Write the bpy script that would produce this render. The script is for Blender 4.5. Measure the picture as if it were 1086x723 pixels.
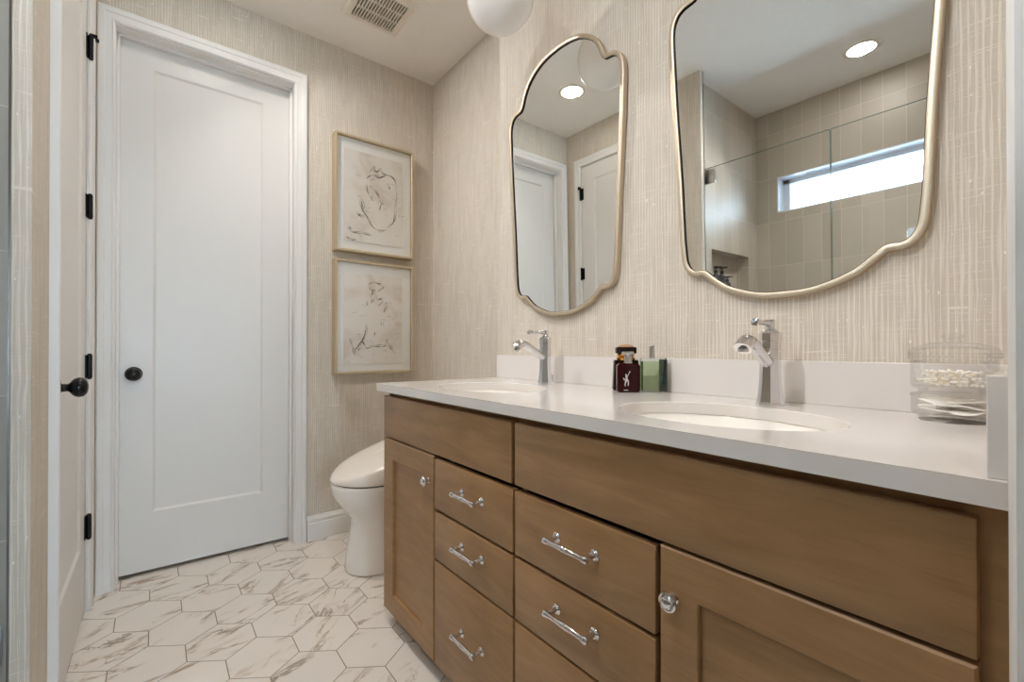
import bpy, bmesh, math, random
from mathutils import Vector, Matrix
random.seed(7)
for o in list(bpy.data.objects): bpy.data.objects.remove(o)
SC = bpy.context.scene
COL = SC.collection
PI = math.pi

# ------------------------------------------------------------------ camera
cam_d = bpy.data.cameras.new('camera'); cam = bpy.data.objects.new('camera', cam_d); COL.objects.link(cam)
cam_d.sensor_width = 36.0; cam_d.lens = 475.70/1086*36.0
cam_d.shift_y = 5.56/1086
cam_d.clip_start = 0.01
cam.location = (0, 0, 1.0418)
cam.rotation_euler = (math.radians(90.2553), 0, math.radians(-38.392))
SC.camera = cam

# ------------------------------------------------------------------ light
world = bpy.data.worlds.new('world'); SC.world = world; world.use_nodes = True
bg = world.node_tree.nodes['Background']
bg.inputs[0].default_value = (0.56, 0.79, 1.0, 1); bg.inputs[1].default_value = 5.8
ROOM_LAMP = 2.3           # watts of the recessed ceiling lights
SHOWER_LAMP = 4.3
SC.view_settings.view_transform = 'Standard'; SC.view_settings.look = 'None'
SC.view_settings.gamma = 1.0; SC.view_settings.use_curve_mapping = False
SC.view_settings.exposure = 1.97
SC.cycles.transparent_max_bounces = 40; SC.cycles.max_bounces = 14; SC.cycles.diffuse_bounces = 8

# ------------------------------------------------------------------ materials
def newmat(name):
    m = bpy.data.materials.new(name); m.use_nodes = True
    return m, m.node_tree, m.node_tree.nodes['Principled BSDF']
def srgb(r, g, b):
    f = lambda c: c/12.92 if c <= .04045 else ((c+.055)/1.055)**2.4
    return (f(r/255), f(g/255), f(b/255), 1)
def setp(b, col=None, rough=.5, metal=0, spec=.5, trans=0, ior=None, coat=0):
    if col: b.inputs['Base Color'].default_value = col
    b.inputs['Roughness'].default_value = rough; b.inputs['Metallic'].default_value = metal
    b.inputs['Specular IOR Level'].default_value = spec; b.inputs['Transmission Weight'].default_value = trans
    b.inputs['Coat Weight'].default_value = coat
    if ior: b.inputs['IOR'].default_value = ior
class NT:
    """small helper for building node graphs"""
    def __init__(s, t): s.t = t
    def n(s, typ, **k):
        x = s.t.nodes.new(typ)
        for a, b in k.items(): setattr(x, a, b)
        return x
    def link(s, a, b): s.t.links.new(a, b)
    def val(s, x, sock):
        if isinstance(x, (int, float)): sock.default_value = x
        elif isinstance(x, tuple): sock.default_value = x
        else: s.link(x, sock)
    def math(s, op, a, b=0.0, c=None, clamp=False):
        m = s.n('ShaderNodeMath', operation=op, use_clamp=clamp)
        s.val(a, m.inputs[0]); s.val(b, m.inputs[1])
        if c is not None: s.val(c, m.inputs[2])
        return m.outputs[0]
    def xyz(s, x, y, z):
        c = s.n('ShaderNodeCombineXYZ'); s.val(x, c.inputs[0]); s.val(y, c.inputs[1]); s.val(z, c.inputs[2]); return c.outputs[0]
    def noise(s, vec, scale=1.0, detail=2.0, rough=.5, dist=0.0):
        m = s.n('ShaderNodeTexNoise'); s.link(vec, m.inputs['Vector'])
        m.inputs['Scale'].default_value = scale; m.inputs['Detail'].default_value = detail
        m.inputs['Roughness'].default_value = rough; m.inputs['Distortion'].default_value = dist
        return m.outputs[0]
    def ramp(s, f, stops):
        m = s.n('ShaderNodeValToRGB'); s.link(f, m.inputs[0]); e = m.color_ramp.elements
        while len(e) < len(stops): e.new(.5)
        for el, (p, c) in zip(e, stops): el.position = p; el.color = c
        return m.outputs[0]
    def step(s, f, a, b):
        m = s.n('ShaderNodeMapRange', interpolation_type='SMOOTHSTEP'); s.link(f, m.inputs[0])
        m.inputs[1].default_value = a; m.inputs[2].default_value = b
        return m.outputs[0]
    def mix(s, f, a, b):
        m = s.n('ShaderNodeMix', data_type='RGBA'); s.val(f, m.inputs[0]); s.val(a, m.inputs[6]); s.val(b, m.inputs[7]); return m.outputs[2]
    def bump(s, h, strength, dist, b):
        m = s.n('ShaderNodeBump'); s.link(h, m.inputs['Height']); m.inputs['Strength'].default_value = strength
        m.inputs['Distance'].default_value = dist; s.link(m.outputs[0], b.inputs['Normal'])
    def pos(s):
        g = s.n('ShaderNodeNewGeometry'); x = s.n('ShaderNodeSeparateXYZ'); s.link(g.outputs['Position'], x.inputs[0]); return x.outputs
def plain(name, col, rough=.5, **k):
    m, t, b = newmat(name); setp(b, col, rough, **k)
    if k.get('metal', 0) == 0 and k.get('trans', 0) == 0:
        g = NT(t); P = g.n('ShaderNodeTexCoord').outputs['Object']
        n = g.noise(P, 6, 3); c = g.mix(g.math('MULTIPLY', n, .10), col, tuple(x*.8 for x in col[:3])+(1,)); g.link(c, b.inputs['Base Color'])
    return m
def mat_wallpaper():
    m, t, b = newmat('wallpaper'); g = NT(t); P = g.pos()
    u = g.math('ADD', P[0], P[1]); z = P[2]
    wob = g.math('MULTIPLY', g.math('SUBTRACT', g.noise(g.xyz(g.math('MULTIPLY', u, 30), 0.0, g.math('MULTIPLY', z, 9)), 1, 2), .5), .0075)
    uw = g.math('ADD', u, wob)
    fat = g.noise(g.xyz(g.math('MULTIPLY', u, 45), 5.0, g.math('MULTIPLY', z, 5)), 1, 3)
    # thick slub yarns roughly every 12 mm, of changing width
    f1 = g.math('ABSOLUTE', g.math('SUBTRACT', g.math('FRACT', g.math('DIVIDE', uw, .0104)), .5))
    wdt = g.math('MULTIPLY_ADD', fat, .95, -.30)
    yarn = g.math('SUBTRACT', 1.0, g.math('DIVIDE', f1, g.math('MAXIMUM', wdt, .03)), clamp=True)
    yarn = g.step(yarn, .0, .55)
    # thin yarns between them
    f2 = g.noise(g.xyz(g.math('MULTIPLY', uw, 420), 1.0, g.math('MULTIPLY', z, 6)), 1, 2)
    thin = g.step(f2, .50, .68)
    # fine cross threads
    h1 = g.noise(g.xyz(g.math('MULTIPLY', u, 9), 2.0, g.math('MULTIPLY', z, 330)), 1, 2)
    cross = g.step(h1, .56, .70)
    h2 = g.noise(g.xyz(g.math('MULTIPLY', u, 7), 8.0, g.math('MULTIPLY', z, 70)), 1, 2)
    bold = g.step(h2, .66, .72)
    slub = g.step(g.noise(g.xyz(g.math('MULTIPLY', u, 110), 3.0, g.math('MULTIPLY', z, 60)), 1, 1), .70, .76)
    k = g.math('MAXIMUM', g.math('MULTIPLY', yarn, .58), g.math('MULTIPLY', thin, .50))
    k = g.math('MAXIMUM', k, g.math('MULTIPLY', cross, .50))
    k = g.math('MAXIMUM', k, g.math('MULTIPLY', bold, .6))
    k = g.math('MAXIMUM', k, slub)
    tone = g.noise(g.xyz(g.math('MULTIPLY', u, 14), 4.0, g.math('MULTIPLY', z, 1.2)), 1, 3)
    base = g.mix(tone, srgb(190, 179, 164), srgb(204, 194, 181))
    c = g.mix(k, base, srgb(234, 226, 213)); g.link(c, b.inputs['Base Color'])
    setp(b, None, .75, spec=.25); g.bump(k, .35, .0015, b)
    return m
def mat_wood():
    m, t, b = newmat('stained_maple'); g = NT(t); o = g.n('ShaderNodeTexCoord').outputs['Object']
    x = g.n('ShaderNodeSeparateXYZ'); g.link(o, x.inputs[0])
    info = g.n('ShaderNodeObjectInfo').outputs['Random']
    off = g.math('MULTIPLY', info, 17.0)
    v = g.xyz(g.math('ADD', x.outputs[0], off), g.math('MULTIPLY', x.outputs[1], 2.2), g.math('MULTIPLY', x.outputs[2], 16))
    n1 = g.noise(v, 1.6, 5, .55, 1.2)
    v2 = g.xyz(g.math('MULTIPLY', x.outputs[0], 5), g.math('MULTIPLY', x.outputs[1], 9), g.math('MULTIPLY', x.outputs[2], 260))
    n2 = g.noise(v2, 1, 2)
    v3 = g.xyz(g.math('ADD', x.outputs[0], off), x.outputs[1], x.outputs[2]); n3 = g.noise(v3, 5, 2)
    c = g.ramp(g.math('ADD', g.math('MULTIPLY', n1, .6), g.math('MULTIPLY', n3, .4)), [(.30, srgb(136, 102, 66)), (.5, srgb(154, 118, 79)), (.7, srgb(171, 133, 92))])
    c2 = g.mix(g.math('MULTIPLY', g.step(n2, .55, .75), .16), c, srgb(90, 64, 40)); g.link(c2, b.inputs['Base Color'])
    setp(b, None, .38, spec=.45); return m
def mat_marble():
    m, t, b = newmat('marble_hexagon_tile'); g = NT(t); P = g.pos()
    a = g.n('ShaderNodeAttribute', attribute_name='rnd'); s = g.n('ShaderNodeSeparateXYZ'); g.link(a.outputs['Vector'], s.inputs[0])
    ang = g.math('MULTIPLY_ADD', s.outputs[0], 1.1, -.25)
    co, si = g.math('COSINE', ang), g.math('SINE', ang)
    X = g.math('ADD', g.math('MULTIPLY', P[0], co), g.math('MULTIPLY', P[1], si))
    Y = g.math('SUBTRACT', g.math('MULTIPLY', P[1], co), g.math('MULTIPLY', P[0], si))
    v = g.xyz(g.math('MULTIPLY_ADD', s.outputs[1], 31, g.math('MULTIPLY', X, 1.0)), g.math('MULTIPLY_ADD', s.outputs[2], 47, g.math('MULTIPLY', Y, 3.0)), g.math('MULTIPLY', s.outputs[1], 9))
    n = g.noise(v, 2.2, 6, .55, .6)
    ridge = g.math('ABSOLUTE', g.math('SUBTRACT', n, .5))
    mask = g.step(g.noise(v, 2.6, 2, .5), .45, .56)
    thin = g.math('MULTIPLY', g.math('SUBTRACT', 1.0, g.step(ridge, .0, .012)), mask)
    wide = g.math('MULTIPLY', g.math('MULTIPLY', g.math('SUBTRACT', 1.0, g.step(ridge, .0, .085)), mask), g.step(g.noise(v, 9, 5, .6, 1.0), .45, .65))
    n4 = g.noise(v, 2.0, 2); cloud = g.mix(n4, srgb(236, 228, 218), srgb(224, 215, 205))
    gold = g.step(g.noise(v, 2.5, 1), .48, .62)
    vein = g.mix(gold, srgb(132, 114, 96), srgb(164, 132, 92))
    c = g.mix(g.math('MULTIPLY', wide, .95), cloud, srgb(172, 152, 132))
    c = g.mix(g.math('MULTIPLY', thin, .8), c, vein)
    g.link(c, b.inputs['Base Color']); setp(b, None, .32, spec=.45); return m
def mat_shower_tile():
    m, t, b = newmat('stacked_shower_tile'); g = NT(t); P = g.pos()
    u = g.math('ADD', g.math('SUBTRACT', P[0], -1.1738), g.math('SUBTRACT', 1.5135, P[1]))
    U = g.math('DIVIDE', g.math('ADD', u, .0265), .1135); V = g.math('DIVIDE', g.math('SUBTRACT', P[2], 1.592-.329*4), .329)
    fu, fv = g.math('FRACT', U), g.math('FRACT', V)
    du = g.math('MULTIPLY', g.math('SUBTRACT', .5, g.math('ABSOLUTE', g.math('SUBTRACT', fu, .5))), .1135)
    dv = g.math('MULTIPLY', g.math('SUBTRACT', .5, g.math('ABSOLUTE', g.math('SUBTRACT', fv, .5))), .329)
    d = g.math('MINIMUM', du, dv); tile = g.step(d, .0010, .0022)
    r = g.n('ShaderNodeTexWhiteNoise', noise_dimensions='2D'); g.link(g.xyz(g.math('FLOOR', U), g.math('FLOOR', V), 0.0), r.inputs['Vector'])
    col = g.mix(r.outputs[0], srgb(182, 172, 158), srgb(196, 186, 172))
    c = g.mix(tile, srgb(212, 204, 192), col); g.link(c, b.inputs['Base Color'])
    ro = g.math('MULTIPLY_ADD', tile, -.24, .65); g.link(ro, b.inputs['Roughness'])
    h = g.math('ADD', tile, g.math('MULTIPLY', g.noise(g.xyz(P[0], P[1], P[2]), 9, 2), .5)); g.bump(h, .25, .002, b)
    return m
def mat_ceiling():
    m, t, b = newmat('ceiling_paint'); g = NT(t); P = g.pos(); v = g.xyz(P[0], P[1], P[2])
    n = g.noise(v, 28, 4, .6, .6); c = g.mix(n, srgb(234, 228, 220), srgb(240, 235, 228)); g.link(c, b.inputs['Base Color'])
    setp(b, None, .8, spec=.2); g.bump(n, .15, .003, b); return m
def mat_glass(name, tint, rough=0.0, refl=1.0):
    """thin sheet glass: lets light straight through, mirrors a little at grazing angles"""
    m, t, b = newmat(name); g = NT(t); t.nodes.remove(b)
    tr = g.n('ShaderNodeBsdfTransparent'); tr.inputs[0].default_value = tint
    gl = g.n('ShaderNodeBsdfGlossy'); gl.inputs['Roughness'].default_value = rough
    fr = g.n('ShaderNodeFresnel'); fr.inputs[0].default_value = 1.45
    mx = g.n('ShaderNodeMixShader'); g.link(g.math('MULTIPLY', fr.outputs[0], refl), mx.inputs[0]); g.link(tr.outputs[0], mx.inputs[1]); g.link(gl.outputs[0], mx.inputs[2])
    g.link(mx.outputs[0], t.nodes['Material Output'].inputs[0]); return m
def mat_emit(name, col, s):
    m, t, b = newmat(name); b.inputs['Emission Color'].default_value = col; b.inputs['Emission Strength'].default_value = s
    b.inputs['Base Color'].default_value = (.8, .8, .8, 1); return m
def mat_paper():
    m, t, b = newmat('art_paper'); g = NT(t); P = g.pos(); v = g.xyz(P[0], P[1], P[2])
    n = g.noise(v, 4.5, 5, .6, .8); low = g.step(g.math('MODULO', g.math('SUBTRACT', P[2], .29), .705), .70, .06)
    k = g.math('MULTIPLY', g.step(n, .44, .66), .55)
    c = g.mix(k, srgb(236, 229, 219), srgb(208, 190, 172)); g.link(c, b.inputs['Base Color']); setp(b, None, .8); return m
def mat_brushed(name, c1, c2, rough, metal=1.0):
    m, t, b = newmat(name); g = NT(t); o = g.n('ShaderNodeTexCoord').outputs['Object']
    n = g.noise(o, 60, 3, .6); c = g.mix(n, c1, c2); g.link(c, b.inputs['Base Color']); setp(b, None, rough, metal=metal); return m

M = dict(
 wallpaper=mat_wallpaper(), wood=mat_wood(), marble=mat_marble(), tile=mat_shower_tile(), ceiling=mat_ceiling(),
 grout=plain('grout', srgb(138, 128, 118), .8), paint=plain('white_trim_paint', srgb(228, 225, 221), .45),
 door=plain('white_door_paint', srgb(224, 220, 215), .38), quartz=plain('white_quartz', srgb(222, 216, 211), .10),
 porcelain=plain('white_porcelain', srgb(243, 238, 231), .08), seatplastic=plain('seat_plastic', srgb(236, 228, 218), .2),
 chrome=mat_brushed('chrome', (.76, .76, .78, 1), (.72, .72, .74, 1), .05),
 black=plain('black_hardware', (.007, .007, .008, 1), .22, spec=.3), dark=plain('shade_black', (.012, .011, .012, 1), .9),  # dark: near-black that stands in for shade in gaps and openings
 wood_dark=plain('cabinet_recess', srgb(40, 28, 18), .6),
 champagne=mat_brushed('champagne_metal', srgb(206, 192, 170), srgb(194, 180, 158), .42, .8),
 frame=mat_brushed('champagne_frame', srgb(200, 184, 154), srgb(186, 170, 140), .45, .55),
 mirror=plain('mirror_silver', (.90, .92, .91, 1), .0, metal=1), mat_board=plain('mat_board', srgb(243, 240, 234), .8),
 paper=mat_paper(), ink=plain('drawing_ink', srgb(92, 82, 72), .8), ink_soft=plain('drawing_pencil', srgb(150, 138, 124), .8),
 pane=mat_glass('picture_glass', (1, 1, 1, 1), 0, .5), glass=mat_glass('shower_glass', (.990, .997, .993, 1), 0, .7), glass_edge=plain('glass_edge', srgb(96, 120, 112), .2),
 jar=mat_glass('jar_glass', (.995, .993, .990, 1), .02, .35), winglass=mat_glass('window_glass', (.97, .98, 1, 1)),
 opal=plain('opal_glass', srgb(247, 243, 239), .25), cotton=plain('cotton', srgb(250, 247, 242), .95), stick=plain('paper_stick', srgb(242, 232, 214), .8),
 steel=mat_brushed('brushed_nickel', (.62, .60, .57, 1), (.52, .50, .48, 1), .3),
 vinyl=plain('white_vinyl', srgb(226, 230, 236), .35), siding=plain('white_siding', srgb(238, 240, 242), .6),
 vent=plain('vent_plastic', srgb(226, 216, 202), .5), lamp=mat_emit('lamp_lens', (1, .96, .90, 1), 14.0), lamp2=mat_emit('shower_lamp_lens', (1, .97, .94, 1), 14.0),
 redglass=plain('dark_red_glass', (.024, .0012, .0018, 1), .06, spec=.22), blackglass=plain('black_glass', (.010, .003, .004, 1), .06, spec=.25),
 amber=plain('amber_metal', srgb(206, 150, 60), .25, metal=.8), tan=plain('tan_cap', srgb(176, 138, 96), .35), silver=plain('silver_print', srgb(206, 206, 206), .3, metal=.3),
 greenglass=plain('green_perfume', srgb(226, 242, 206), .04, trans=.95, ior=1.15), greendark=plain('dark_green_panel', (.006, .022, .014, 1), .05, coat=1),
 clearglass=plain('clear_bottle_glass', (.93, .97, .94, 1), .0, trans=1, ior=1.3), rubber=plain('bottle_plastic', (.02, .02, .02, 1), .4), walltrim=plain('metal_edge', srgb(120, 112, 104), .3, metal=.9),
 hallwall=plain('hall_paint', srgb(150, 140, 128), .8), hall=plain('hall_floor', srgb(128, 108, 88), .6),
)

# ------------------------------------------------------------------ mesh helpers
def obj(name, bm, mat, parent=None, loc=None, smooth=None, **props):
    """bmesh -> one linked mesh object; loc = world origin the mesh is made relative to"""
    if loc is not None: bmesh.ops.translate(bm, verts=bm.verts, vec=-Vector(loc))
    me = bpy.data.meshes.new(name); bmesh.ops.recalc_face_normals(bm, faces=bm.faces); bm.to_mesh(me); bm.free()
    mats = mat if isinstance(mat, (list, tuple)) else [mat]
    for x in mats: me.materials.append(x)
    o = bpy.data.objects.new(name, me); COL.objects.link(o)
    if loc is not None: o.location = loc
    if parent is not None: o.parent = parent
    if smooth is not None:
        for p in me.polygons: p.use_smooth = True
        if smooth < 180:
            bm2 = bmesh.new(); bm2.from_mesh(me); lim = math.radians(smooth)
            for e in bm2.edges:
                if len(e.link_faces) == 2 and e.calc_face_angle(0) > lim: e.smooth = False
            bm2.to_mesh(me); bm2.free()
    for k, v in props.items(): o[k] = v
    return o
def B(): return bmesh.new()
def thing(name, label, cat, loc, group=None):
    o = bpy.data.objects.new(name, None); COL.objects.link(o); o.location = loc; o.empty_display_size = .05
    o['label'] = label; o['category'] = cat
    if group: o['group'] = group
    return o
def tag(o, label, cat, group=None):
    o['label'] = label; o['category'] = cat
    if group: o['group'] = group
    return o
def copy_thing(o, loc, label):
    c = o.copy(); COL.objects.link(c); c.location = loc; c['label'] = label
    for ch in o.children:
        d = ch.copy(); COL.objects.link(d); d.parent = c
        for g in ch.children:
            e = g.copy(); COL.objects.link(e); e.parent = d
    return c
def box(bm, a, b, bev=0.0, seg=2, mi=0):
    a, b = Vector(a), Vector(b); lo = Vector(map(min, a, b)); hi = Vector(map(max, a, b))
    vs = [bm.verts.new((x, y, z)) for x in (lo.x, hi.x) for y in (lo.y, hi.y) for z in (lo.z, hi.z)]
    F = [(0, 1, 3, 2), (4, 6, 7, 5), (0, 4, 5, 1), (2, 3, 7, 6), (0, 2, 6, 4), (1, 5, 7, 3)]
    fs = [bm.faces.new([vs[i] for i in f]) for f in F]
    for f in fs: f.material_index = mi
    if bev: 
        es = list({e for f in fs for e in f.edges})
        bmesh.ops.bevel(bm, geom=es, offset=bev, segments=seg, affect='EDGES', profile=.5, clamp_overlap=True)
    return fs
def quad(bm, pts, mi=0):
    f = bm.faces.new([bm.verts.new(p) for p in pts]); f.material_index = mi; return f
def loft(bm, rings, closed=True, cap0=True, cap1=True):
    R = [[bm.verts.new(p) for p in r] for r in rings]; n = len(R[0])
    for a, b in zip(R, R[1:]):
        for i in range(n if closed else n-1):
            j = (i+1) % n; bm.faces.new((a[i], a[j], b[j], b[i]))
    if cap0: bm.faces.new(list(reversed(R[0])))
    if cap1: bm.faces.new(R[-1])
    return R
def lathe(bm, prof, c=(0, 0, 0), axis='z', n=32, rot=0.0, caps=True):
    """prof: (radius, height) pairs, turned about an axis through c"""
    rings = []
    for r, h in prof:
        ring = []
        for i in range(n):
            t = 2*PI*i/n+rot; p, q = r*math.cos(t), r*math.sin(t)
            v = {'z': (p, q, h), 'x': (h, p, q), 'y': (p, h, q)}[axis]
            ring.append((c[0]+v[0], c[1]+v[1], c[2]+v[2]))
        rings.append(ring)
    loft(bm, rings, True, caps, caps)
def tube(bm, pts, rad, n=12, up=(0, 0, 1)):
    """sweep; rad = list of (ru, rv) per point, u sideways, v along up"""
    pts = [Vector(p) for p in pts]; rings = []
    for i, p in enumerate(pts):
        d = (pts[min(i+1, len(pts)-1)]-pts[max(i-1, 0)]).normalized()
        u = d.cross(Vector(up))
        if u.length < 1e-4: u = d.cross(Vector((1, 0, 0)))
        u.normalize(); v = u.cross(d); r = rad[i] if isinstance(rad, list) else rad
        ru, rv = r if isinstance(r, tuple) else (r, r)
        rings.append([p+u*ru*math.cos(2*PI*k/n)+v*rv*math.sin(2*PI*k/n) for k in range(n)])
    loft(bm, rings)
def spline(pts, m=8):
    pts = [Vector(p) for p in pts]; P = [pts[0]*2-pts[1]]+pts+[pts[-1]*2-pts[-2]]; out = []
    for i in range(1, len(P)-2):        # centripetal Catmull-Rom
        a, b, c, d = P[i-1], P[i], P[i+1], P[i+2]
        t0 = 0; t1 = max((b-a).length, 1e-6)**.5; t2 = t1+max((c-b).length, 1e-6)**.5; t3 = t2+max((d-c).length, 1e-6)**.5
        for k in range(m):
            t = t1+(t2-t1)*k/m
            A1 = a*((t1-t)/(t1-t0))+b*((t-t0)/(t1-t0)); A2 = b*((t2-t)/(t2-t1))+c*((t-t1)/(t2-t1)); A3 = c*((t3-t)/(t3-t2))+d*((t-t2)/(t3-t2))
            B1 = A1*((t2-t)/(t2-t0))+A2*((t-t0)/(t2-t0)); B2 = A2*((t3-t)/(t3-t1))+A3*((t-t1)/(t3-t1))
            out.append(B1*((t2-t)/(t2-t1))+B2*((t-t1)/(t2-t1)))
    out.append(pts[-1]); return out
def structure(name, bm, mat, parent=None, **k):
    o = obj(name, bm, mat, parent, **k)
    if parent is None: o['kind'] = 'structure'
    return o

# ------------------------------------------------------------------ room numbers (metres; the camera stands at x = y = 0)
CEIL = 2.743
XW, XN, YB, XL = 1.2559, 1.3989, 2.5894, -.2191      # vanity wall, alcove wall, back wall, left wall
YJ = 1.6755                                          # where the vanity wall stops and the alcove starts
YE = .022                                            # entry wall, room face
YS, XS, XT, YCAP = 1.5135, -1.1738, -.2504, 1.449                  # shower side wall, shower back wall, tile edge
WT = .12

# floor: elongated hexagon tiles over grout
def build_floor():
    bm = B(); lay = bm.faces.layers.float_vector.new('rnd')
    f = quad(bm, [(-.40, -1.6, -.0004), (1.52, -1.6, -.0004), (1.52, 3.1, -.0004), (-.40, 3.1, -.0004)], 1)
    box(bm, (-.40, -1.6, -.05), (1.52, 3.1, -.002), mi=1)
    w, e, a = .2035, .108, .071; pitch = e+a; x0, y0 = .387, 2.0765; g = .0017
    for r in range(-21, 6):
        for c in range(-5, 6):
            cx = x0+(c+(.5 if r % 2 == 0 else 0.0))*w; cy = y0+r*pitch
            if not (-.42 < cx < 1.5): continue
            hw, he, ap = w/2-g, e/2-g*.52, e/2+a-g*1.22
            P = [(hw, -he), (hw, he), (0, ap), (-hw, he), (-hw, -he), (0, -ap)]
            top = [bm.verts.new((cx+x, cy+y, 0)) for x, y in P]; bot = [bm.verts.new((cx+x*1.002, cy+y*1.002, -.0005)) for x, y in P]
            fs = [bm.faces.new(top)]+[bm.faces.new((bot[i], bot[(i+1) % 6], top[(i+1) % 6], top[i])) for i in range(6)]
            v = (random.random(), random.random(), random.random())
            for q in fs: q[lay] = v
    return structure('floor', bm, [M['marble'], M['grout']])
build_floor()
bm = B(); box(bm, (-1.5, -.12, CEIL), (1.55, 3.1, CEIL+.1)); structure('ceiling', bm, M['ceiling'])
# vanity wall and the alcove wall set back behind the toilet
bm = B(); box(bm, (XW, YE-.11, 0), (1.55, YJ, CEIL)); structure('wall_right', bm, M['wallpaper'])
bm = B(); box(bm, (XN, YJ, 0), (1.55, YB, CEIL)); structure('wall_alcove', bm, M['wallpaper'])
# back wall with its door opening
DX0, DX1, DZ = -.1455, .5765, 2.4505
bm = B(); box(bm, (-.40, YB, 0), (DX0-.012, YB+WT, CEIL)); box(bm, (DX1+.012, YB, 0), (1.55, YB+WT, CEIL)); box(bm, (DX0-.012, YB, DZ+.012), (DX1+.012, YB+WT, CEIL))
structure('wall_back', bm, M['wallpaper'])
bm = B(); box(bm, (-.40, YB+.42, 0), (1.0, YB+.45, CEIL)); box(bm, (-.43, YB+WT, 0), (-.40, YB+.45, CEIL)); box(bm, (1.0, YB+WT, 0), (1.03, YB+.45, CEIL)); structure('light_block_back', bm, M['dark'])  # unseen backing added behind the back door to keep outside light out
# left wall with its door opening; it ends at the shower
LY0, LY1, LZ = 1.716, 2.434, 2.4535
XB = XL-WT
bm = B(); box(bm, (XB, YS+.001, 0), (XL, LY0-.012, CEIL)); box(bm, (XB, LY1+.012, 0), (XL, YB, CEIL)); box(bm, (XB, LY0-.012, LZ+.012), (XL, LY1+.012, CEIL))
box(bm, (XT, YCAP, 0), (XL, YS+.002, CEIL))
structure('wall_left', bm, M['wallpaper'])
bm = B(); box(bm, (XB-.03, YS+.13, 0), (XB-.002, YB+.1, CEIL)); structure('light_block_left', bm, M['dark'])  # unseen backing added behind the left door, blocks outside light
# entry wall around the doorway the photograph is taken from
EX0, EX1 = -.262, .545
bm = B(); box(bm, (EX1, YE-.11, 0), (XW, YE, CEIL)); box(bm, (EX0, YE-.11, 2.45), (EX1, YE, CEIL)); structure('wall_front', bm, M['wallpaper'])
# shower walls
NX0, NX1, NZ0, NZ1 = -1.017, -.4626, 1.33, 1.665
bm = B()
for a, b in (((XS-.2, 0), (NX0, CEIL)), ((NX1, 0), (XT, CEIL)), ((NX0, 0), (NX1, NZ0)), ((NX0, NZ1), (NX1, CEIL))): box(bm, (a[0], YS, a[1]), (b[0], YS+.12, b[1]))
box(bm, (NX0-.001, YS+.09, NZ0-.001), (NX1+.001, YS+.12, NZ1+.001))
structure('wall_shower_side', bm, M['tile'])
WY0, WY1, WZ0, WZ1 = .16, 1.370, 1.985, 2.250
bm = B()
for a, b in (((YE-.2, 0), (WY0, CEIL)), ((WY1, 0), (YS, CEIL)), ((WY0, 0), (WY1, WZ0)), ((WY0, WZ1), (WY1, CEIL))): box(bm, (XS-.2, a[0], a[1]), (XS, b[0], b[1]))
structure('wall_shower_back', bm, M['tile'])
bm = B(); box(bm, (XS, YE-.11, 0), (EX0, YE, CEIL)); structure('wall_shower_near', bm, M['tile'])
bm = B(); box(bm, (XS, YE, -.05), (-.40, YS, .0)); structure('floor_shower', bm, M['grout'])
bm = B(); box(bm, (-.40, YE, -.02), (-.277, YS, .10), .006); structure('trim_7', bm, M['quartz'])
bm = B(); box(bm, (XT-.004, YCAP-.003, 0), (XT, YS+.002, CEIL)); structure('trim_6', bm, M['walltrim'])
HX0, HX1, HY = -1.5, 2.6, -3.4  # unseen room added so the chrome reflects darker walls around daylight
bm = B(); box(bm, (HX0, HY, -.05), (HX1, -1.6, -.003)); box(bm, (HX0, -1.6, -.05), (-.40, YE-.11, -.003)); box(bm, (1.52, -1.6, -.05), (HX1, YE-.11, -.003)); structure('floor_added_room', bm, M['hall'])
bm = B(); box(bm, (HX0, HY-.1, CEIL), (HX1, -.12, CEIL+.1)); structure('ceiling_added_room', bm, M['ceiling'])
bm = B(); box(bm, (HX0-.1, HY, 0), (HX0, YE-.11, CEIL)); box(bm, (HX1, HY, 0), (HX1+.1, YE-.11, CEIL))
BX0, BX1, BZ0, BZ1 = -.45, .85, .55, 1.70
for a, b in (((HX0, 0), (BX0, CEIL)), ((BX1, 0), (HX1, CEIL)), ((BX0, 0), (BX1, BZ0)), ((BX0, BZ1), (BX1, CEIL))): box(bm, (a[0], HY-.12, a[1]), (b[0], HY, b[1]))
box(bm, (HX0, YE-.112, 0), (EX0-.06, YE-.109, CEIL)); box(bm, (EX1+.07, YE-.112, 0), (HX1, YE-.109, CEIL))
structure('wall_added_room', bm, M['hallwall'])
bm = B()
for a, b in (((BX0, BZ0), (BX0+.06, BZ1)), ((BX1-.06, BZ0), (BX1, BZ1)), ((.17, BZ0), (.23, BZ1)), ((BX0, BZ0), (BX1, BZ0+.06)), ((BX0, BZ1-.06), (BX1, BZ1))): box(bm, (a[0], HY-.10, a[1]), (b[0], HY-.02, b[1]), .004)
structure('window_added', bm, M['vinyl'])  # unseen window added to send daylight through the doorway
def portal(name, loc, rot, sx, sy):
    l = bpy.data.lights.new(name, 'AREA'); l.shape = 'RECTANGLE'; l.size = sx; l.size_y = sy; l.cycles.is_portal = True
    o = bpy.data.objects.new(name, l); COL.objects.link(o); o.location = loc; o.rotation_euler = rot
portal('daylight_added_window', ((BX0+BX1)/2, HY-.06, (BZ0+BZ1)/2), (PI/2, 0, PI), BX1-BX0, BZ1-BZ0)
portal('daylight_shower', (XS-.17, .765, 2.1175), (0, -PI/2, 0), .265, 1.21)
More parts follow.
